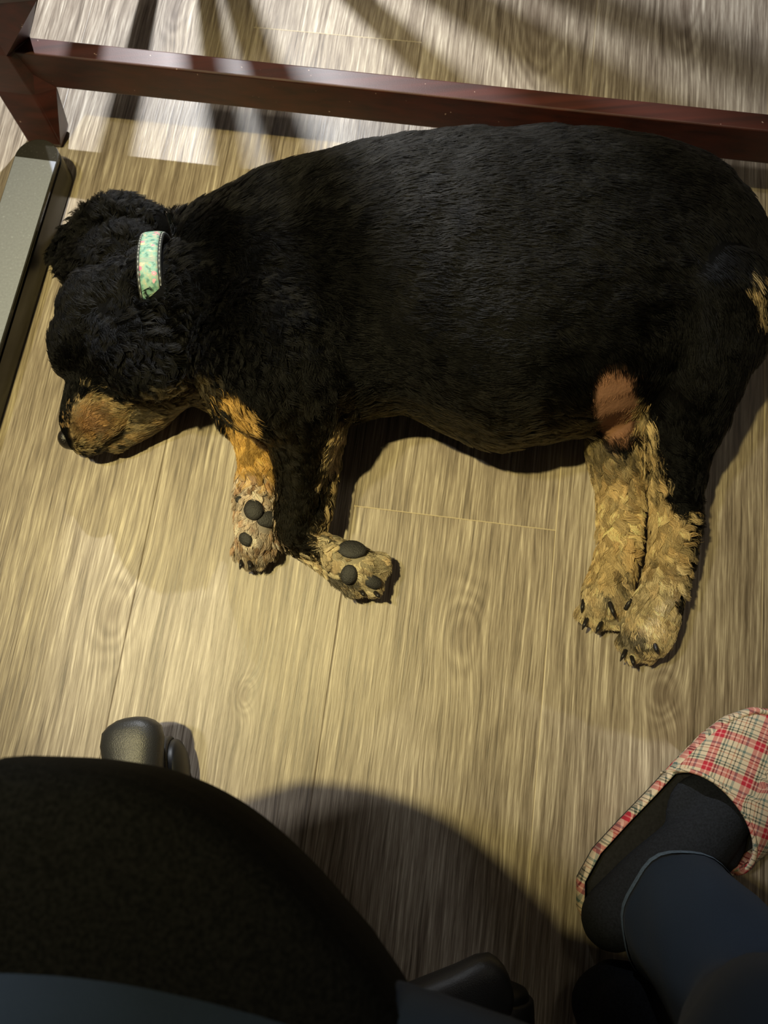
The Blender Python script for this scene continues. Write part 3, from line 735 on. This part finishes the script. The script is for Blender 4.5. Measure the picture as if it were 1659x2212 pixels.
mesh_obj('gas_column', *tube_geo([(hub.x, hub.y, .07, .025), (hub.x, hub.y, .2, .025), (hub.x, hub.y, .21, .014), (hub.x, hub.y, .38, .014)], n=20), M_pl, chair)
mesh_obj('seat_plate', *box_geo((hub.x-.08, hub.y-.10, .372), (hub.x+.05, hub.y+.06, .388)), M_pl, chair, False)
mesh_obj('hub', *tube_geo([(hub.x, hub.y, .075, .034), (hub.x, hub.y, .085, .034)], n=24), M_pl, chair)
def arm_end(px, py, z, w, swivel, name='arm'):
    e_ = P(px, py, z); h_ = Vector((hub.x, hub.y, .085)); d = (e_-h_); d.z = 0; L = d.length; d.normalize(); s_ = Vector((-d.y, d.x, 0))
    rings = []
    prof = [(0.0, .020, .030), (.45*L, .019, .024), (L-.04, w*.92, .020), (L-.02, w, .019), (L-.008, w*.93, .018), (L-.002, w*.72, .016), (L+.002, w*.45, .012), (L+.0035, w*.2, .007)]
    for q, hw, hh in prof:
        c = h_ + d*q; c.z = h_.z+(z-.016-h_.z)*min(1, q/L); ring = []
        for j in range(24):
            a = 2*math.pi*j/24; ca, sa = math.cos(a), math.sin(a)
            ring.append(c + s_*(hw*abs(ca)**.7*(1 if ca > 0 else -1)) + Vector((0, 0, hh*abs(sa)**.7*(1 if sa > 0 else -1))))
        rings.append(ring)
    ar = mesh_obj(name, *ring_mesh(rings), M_pl, chair)
    return e_, d
def castor(base, swivel, r=.0265):
    "twin wheel castor: two discs and a hood on an axle"
    ca = bpy.data.objects.new('castor', None); COL.objects.link(ca); ca.parent = chair
    ax_ = Vector((math.cos(swivel), math.sin(swivel), 0)); fw_ = Vector((-ax_.y, ax_.x, 0)); c0 = Vector((base.x, base.y, r+.0005))
    def disc(o0_, o1, r0, bul):
        rings = []
        for o_, rr in ((o0_, r0*.6), (o0_, r0*.93), (o0_+.002, r0), (o1-.004, r0), (o1-.001, r0*.93), (o1+bul, r0*.6), (o1+bul*1.3, r0*.15)):
            rings.append([c0+ax_*o_+(fw_*math.cos(a)+Vector((0, 0, 1))*math.sin(a))*rr for a in np.linspace(0, 2*math.pi, 32, endpoint=False)])
        return ring_mesh(rings)
    for sg in (1, -1):
        V, Fc = disc(.004, .019, r, .003)
        if sg < 0: V = [c0-(v-c0).dot(ax_)*2*ax_+(v-c0) for v in V]
        mesh_obj('wheel', V, Fc, M_wh, ca)
    rings = []
    for a in np.linspace(-.2, math.pi+.2, 14):
        dr = fw_*math.cos(a)+Vector((0, 0, 1))*math.sin(a)
        rings.append([c0+dr*(r+.0015)+ax_*.012, c0+dr*(r+.0045)+ax_*.009, c0+dr*(r+.0045)-ax_*.009, c0+dr*(r+.0015)-ax_*.012, c0+dr*(r-.008)-ax_*.003, c0+dr*(r-.008)+ax_*.003])
    mesh_obj('hood', *ring_mesh(rings), M_pl, ca)
    mesh_obj('stem', *tube_geo([(base.x, base.y, r+.01, .006), (base.x, base.y, .075, .006)], n=12), M_wh, ca)
e1, d1 = arm_end(272, 1558, .088, .030, 0)
castor(P(372, 1655, 0)*1.0, .12)
e2, d2 = arm_end(1100, 2135, .088, .0285, 0)
castor(P(1075, 2160, 0), 1.5)
ang0 = math.atan2(d1.y, d1.x); ang1 = math.atan2(d2.y, d2.x)
for da in (1.25, 2.5, 3.75):
    a = ang0+da; q = hub+Vector((math.cos(a), math.sin(a), 0))*.25
    d = Vector((math.cos(a), math.sin(a), 0)); s_ = Vector((-d.y, d.x, 0)); rings = []
    for q_, hw, hh in [(0.0, .020, .030), (.11, .019, .024), (.21, .026, .020), (.24, .022, .018), (.255, .01, .010)]:
        c = Vector((hub.x, hub.y, .078))+d*q_
        rings.append([c+s_*(hw*math.cos(t_))+Vector((0, 0, hh*math.sin(t_))) for t_ in np.linspace(0, 2*math.pi, 20, endpoint=False)])
    mesh_obj('arm', *ring_mesh(rings), M_pl, chair); castor(q-d*.025, a)

# ------------------------------------------------------------ the person in jeans
person = empty('person', 'person in dark blue jeans seated at the bottom, foot in a tartan slipper', 'person')
def denim():
    n = NT('dark_blue_denim'); tc = n.n('ShaderNodeTexCoord'); t = n.n('ShaderNodeTexNoise'); t.inputs['Scale'].default_value = 9; t.inputs['Detail'].default_value = 4; n.l(tc.outputs['Object'], t.inputs[0])
    f = n.n('ShaderNodeTexNoise'); f.inputs['Scale'].default_value = 900; n.l(tc.outputs['Object'], f.inputs[0])
    c = n.ramp(t.outputs[0], [(.3, (.0035, .0085, .018)), (.7, (.008, .017, .033))]); c2 = n.mix(n.math('MULTIPLY', f.outputs[0], .35), c, (.025, .035, .052)); n.l(c2, n.b.inputs['Base Color'])
    n.b.inputs['Roughness'].default_value = .9; n.b.inputs['Sheen Weight'].default_value = .02; n.b.inputs['Specular IOR Level'].default_value = .2; n.bump(f.outputs[0], .4, .0006); return n.m
M_den = denim()
M_sock = simple('black_sock_knit', (.010, .0115, .015), .9, 500, .4, .5, spec=.2)
gl = []
knee = P(1900, 2640, .47)
# slipper frame
HL = P(1268, 1990, 0); TO = P(1712, 1575, 0); yv = (TO-HL).normalized(); xv = Vector((yv.y, -yv.x, 0)); HL.z = 0
def SL(x, y, z): return HL + xv*x + yv*y + Vector((0, 0, z))
ank = SL(.036, .062, .085)
def pv(v, r): return (v.x, v.y, v.z, r)
hipR = Vector((.30, -.62, .55)); hipL = Vector((-.02, -.60, .55)); pel = Vector((.14, -.62, .57))
body_g = [tube_geo([pv(SL(.036, .045, .055), .026), pv(SL(.036, .052, .10), .034), pv(SL(.052, .035, .20), .040), pv(ank.lerp(knee, .75), .044), pv(knee, .05), pv(knee.lerp(hipR, .5), .06), pv(hipR, .085)], n=20)]
k2 = P(1235, 2290, .475); toe2 = P(1322, 2095, .040); heel2 = P(1420, 2480, .035)
body_g += [tube_geo([pv(P(-420, 2460, .455), .080), pv(P(150, 2435, .45), .078), pv(P(700, 2470, .445), .070), pv(P(1120, 2520, .44), .056)], n=24),
           tube_geo([pv(P(1120, 2520, .44), .054), pv(P(1290, 2540, .30), .048), pv(P(1390, 2440, .12), .036), pv(P(1400, 2420, .06), .030)], n=20),
           tube_geo([pv(hipL, .09), pv(P(200, 3000, .45), .085), pv(P(-300, 2650, .45), .085)], n=20), tube_geo([pv(hipL, .11), pv(hipR, .11)], n=20), ell_geo(pel+Vector((0, 0, .10)), (.17, .11, .16))]
bm_ = remesh(body_g, .006, 6); 
pb = from_mesh('body', bm_, M_den, person); pb['label'] = 'dark blue jeans'
# hem of the trouser leg over the slippered foot
def hem_ring(c, ax_, r0, r1, z_, n=28, w=.012):
    u = ax_.orthogonal().normalized(); v = ax_.cross(u); rings = []
    for o_, rr in ((0, r0-.004), (0, r0), (w, r1), (w+.001, r1-.004)):
        rings.append([c+ax_*o_+(u*math.cos(a)+v*math.sin(a))*rr for a in np.linspace(0, 2*math.pi, n, endpoint=False)])
    V, Fc = ring_mesh(rings); Fc = Fc[:-2]
    m_ = len(rings); 
    for j in range(n): k = (j+1) % n; Fc.append(((m_-1)*n+j, (m_-1)*n+k, k, j))
    return V, Fc
# trouser leg as cloth tube around ankle and shin
axp = catmull([tuple(SL(.034, .070, .070)), tuple(SL(.042, .063, .14)), tuple(SL(.06, .038, .24)), tuple(ank.lerp(knee, .75)), tuple(knee), tuple(knee.lerp(hipR, .5)+Vector((0, 0, .0)))], 6)
rr_ = np.interp(np.linspace(0, 1, len(axp)), [0, .06, .25, .5, .7, 1], [.0605, .0585, .056, .060, .070, .08])
rings = []; nn = 40
for i, (c, r_) in enumerate(zip(axp, rr_)):
    c = Vector(c); d = (Vector(axp[min(i+1, len(axp)-1)])-Vector(axp[max(0, i-1)])).normalized(); u = (xv-d*xv.dot(d)).normalized(); v = d.cross(u)
    rings.append([c+(u*math.cos(a)+v*math.sin(a))*(r_*(1+.035*math.sin(3*a+i*.35)+.02*math.sin(7*a-i*.6))) for a in np.linspace(0, 2*math.pi, nn, endpoint=False)])
inner = [[Vector(p)+(Vector(axp[0])-Vector(p)).normalized()*.0025 for p in rings[0]]]
tl = mesh_obj('trouser_leg', *ring_mesh(inner+rings), M_den, person)
M_seam = simple('denim_hem', (.05, .075, .105), .9, 400, .3)
d0 = (Vector(axp[1])-Vector(axp[0])).normalized()
Vh = []; 
for off_, rs in ((.0, 1.012), (.0035, 1.02), (.007, 1.012)):
    Vh.append([Vector(axp[0])+d0*off_+(Vector(p)-Vector(axp[0]))*rs for p in rings[0]])
V_, F_ = ring_mesh(Vh); F_ = F_[:-2]
mesh_obj('hem', V_, F_, M_seam, tl)
# foot in a black sock
fg = [tube_geo([pv(SL(0, .02, .040), .030), pv(SL(.004, .07, .045), .036), pv(SL(.004, .13, .038), .031), pv(SL(.002, .19, .032), .024), pv(SL(0, .235, .028), .014)], n=20),
      tube_geo([pv(SL(.020, .055, .05), .034), pv(SL(.034, .058, .13), .036)], n=20), ell_geo(SL(0, .15, .030), (.040, .05, .016))]
ft = from_mesh('sock', remesh(fg, .004, 5), M_sock, person)
ft = from_mesh('sock', remesh([tube_geo([pv(toe2+Vector((0, -.012, .002)), .022), pv(toe2.lerp(heel2, .2)+Vector((0, 0, .012)), .036), pv(toe2.lerp(heel2, .6)+Vector((0, 0, .018)), .042), pv(heel2, .030)], n=20),
      ell_geo(toe2+Vector((.004, -.028, .0)), (.047, .036, .026)), ell_geo(toe2+Vector((-.006, -.07, .014)), (.042, .05, .04))], .004, 6), M_sock, person)
# tartan slipper
def tartan():
    n = NT('tartan_cloth'); uv = n.n('ShaderNodeUVMap'); sp = n.n('ShaderNodeSeparateXYZ'); n.l(uv.outputs[0], sp.inputs[0])
    def sett(s_):
        f = n.math('FRACT', s_)
        def st_(c, w): return n.math('LESS_THAN', n.math('ABSOLUTE', n.math('SUBTRACT', f, c)), w)
        return f, st_
    base = None; outs = []
    for k in (0, 1):
        s_ = n.math('DIVIDE', sp.outputs[k], .040); f, st_ = sett(s_)
        c = n.mix(st_(.22, .115), (.66, .56, .42), (.50, .035, .06)); c = n.mix(st_(.22, .02), c, (.75, .35, .33))
        c = n.mix(st_(.40, .022), c, (.06, .075, .05)); c = n.mix(st_(.47, .02), c, (.12, .17, .15)); c = n.mix(st_(.60, .014), c, (.05, .05, .03)); c = n.mix(st_(.72, .012), c, (.45, .18, .10)); c = n.mix(st_(.80, .014), c, (.05, .05, .04))
        c = n.mix(st_(.92, .03), c, (.16, .22, .20)); outs.append(c)
    tw = n.math('GREATER_THAN', n.math('FRACT', n.math('MULTIPLY', n.math('ADD', sp.outputs[0], sp.outputs[1]), 700.0)), .5)
    half = n.mix(0.5, outs[0], outs[1]); tws = n.mix(tw, outs[0], outs[1]); c = n.mix(.3, half, tws)
    dark = n.mix(1.0, outs[0], outs[1], 'MULTIPLY'); c = n.mix(.35, c, dark)
    n.l(c, n.b.inputs['Base Color']); n.b.inputs['Roughness'].default_value = .85; n.b.inputs['Specular IOR Level'].default_value = .2
    t = n.n('ShaderNodeTexNoise'); t.inputs['Scale'].default_value = 1200; n.l(uv.outputs[0], t.inputs[0]); n.bump(t.outputs[0], .3, .0005); return n.m
M_tar = tartan()
slip = bpy.data.objects.new('slipper', None); COL.objects.link(slip); slip.parent = person; slip.location = (0, 0, 0); slip['label'] = 'tartan slipper with black lining'
yk = [0, .004, .02, .05, .09, .13, .17, .21, .24, .265, .28, .288, .291]
wl = [.004, .020, .036, .045, .048, .050, .053, .055, .053, .044, .030, .014, .003]
wr = [.004, .020, .034, .040, .041, .043, .049, .053, .050, .040, .026, .012, .003]
wl = [v*1.06 for v in wl]; wr = [v*1.06 for v in wr]
def outline(k=1.0, z=0.0):
    L_ = [(-a*k, y_) for a, y_ in zip(wl, yk)]; R_2 = [(a*k, y_) for a, y_ in zip(wr, yk)][::-1]
    pts = L_+R_2; cy = .145
    return [SL(x_, cy+(y_-cy)*(1-(1-k)*.45), z) for x_, y_ in pts]
M_lin = simple('black_slipper_lining', (.010, .010, .011), .8, 300, .4, .4, spec=.3)
M_sole = simple('black_rubber_sole', (.012, .011, .010), .7)
mesh_obj('sole', *ring_mesh([outline(.97, .0005), outline(1.0, .003), outline(1.0, .012), outline(.98, .013)]), M_sole, slip)
V, Fc = ring_mesh([outline(1.02, .010), outline(1.055, .018), outline(1.06, .027), outline(1.03, .033), outline(.985, .034), outline(.96, .029), outline(.94, .020), outline(.93, .0135)])
rim = mesh_obj('rim', V, Fc[:-2], M_tar, slip)
mesh_obj('insole', *ring_mesh([outline(.96, .012), outline(.95, .016), outline(.90, .017)]), M_lin, slip)
# vamp
Vv = []; ny, na = 22, 25
for shell, dz in ((0, 0), (1, -.004)):
    for i in range(ny):
        t_ = i/(ny-1)
        for j in range(na):
            a = math.pi*j/(na-1); ca, sa = math.cos(a), math.sin(a)
            yb = .178 - .034*(1-sa)+.01*ca            # back opening curves round the instep
            y_ = yb + (.293-yb)*(t_**.9)
            w_l = np.interp(y_, yk, wl)*1.05; w_r = np.interp(y_, yk, wr)*1.05
            x_ = (-ca*w_l if ca > 0 else -ca*w_r)
            hgt = np.interp(y_, [.11, .15, .20, .25, .28, .293], [.076, .074, .062, .050, .038, .022])
            Vv.append(SL(x_*(1-.06*shell), y_, .014+(hgt-.014)*(sa**.62)+dz*sa))
Fv = []
for sh in (0, 1):
    o_ = sh*ny*na
    for i in range(ny-1):
        for j in range(na-1): Fv.append((o_+i*na+j, o_+i*na+j+1, o_+(i+1)*na+j+1, o_+(i+1)*na+j))
for j in range(na-1): Fv.append((j, j+1, ny*na+j+1, ny*na+j))
vamp = mesh_obj('vamp', Vv, Fv, M_tar, slip)
for o in (rim, vamp):
    uv = o.data.uv_layers.new(name='UVMap')
    for p in o.data.polygons:
        for li in p.loop_indices:
            q = o.data.vertices[o.data.loops[li].vertex_index].co - HL
            a_, b_ = q.dot(xv), q.dot(yv)
            if o is vamp: a_ += math.copysign(max(0, .07-q.z), a_)*.5
            uv.data[li].uv = (a_*.9+b_*.42+.3, b_*.9-a_*.42+.3)
if True:
    # black lining of the vamp's open edge
    rings = []
    for i, (rad_, oy) in enumerate(((.0018, 0),)):
        pts = [(*(Vector(Vv[j])+Vector((0, 0, -.001))), .0022) for j in range(0, na, 2)]
    ed = mesh_obj('edge_binding', *tube_geo(pts, sub=3, n=8), M_tar, slip)
    uv = ed.data.uv_layers.new(name='UVMap')
    for lp in ed.data.loops:
        q = ed.data.vertices[lp.vertex_index].co - HL; uv.data[lp.index].uv = (q.dot(xv)*.9+q.dot(yv)*.42+.3, q.dot(yv)*.9-q.dot(xv)*.42+.3)
# small crumb beside the far castor
mesh_obj('crumb', *ell_geo(P(1034, 2103, .003), (.003, .0025, .0025)), simple('crumb', (.6, .55, .45), .8), None)
bpy.data.objects['crumb']['label'] = 'tiny pale crumb on the floor beside the lower castor'; bpy.data.objects['crumb']['category'] = 'crumb'
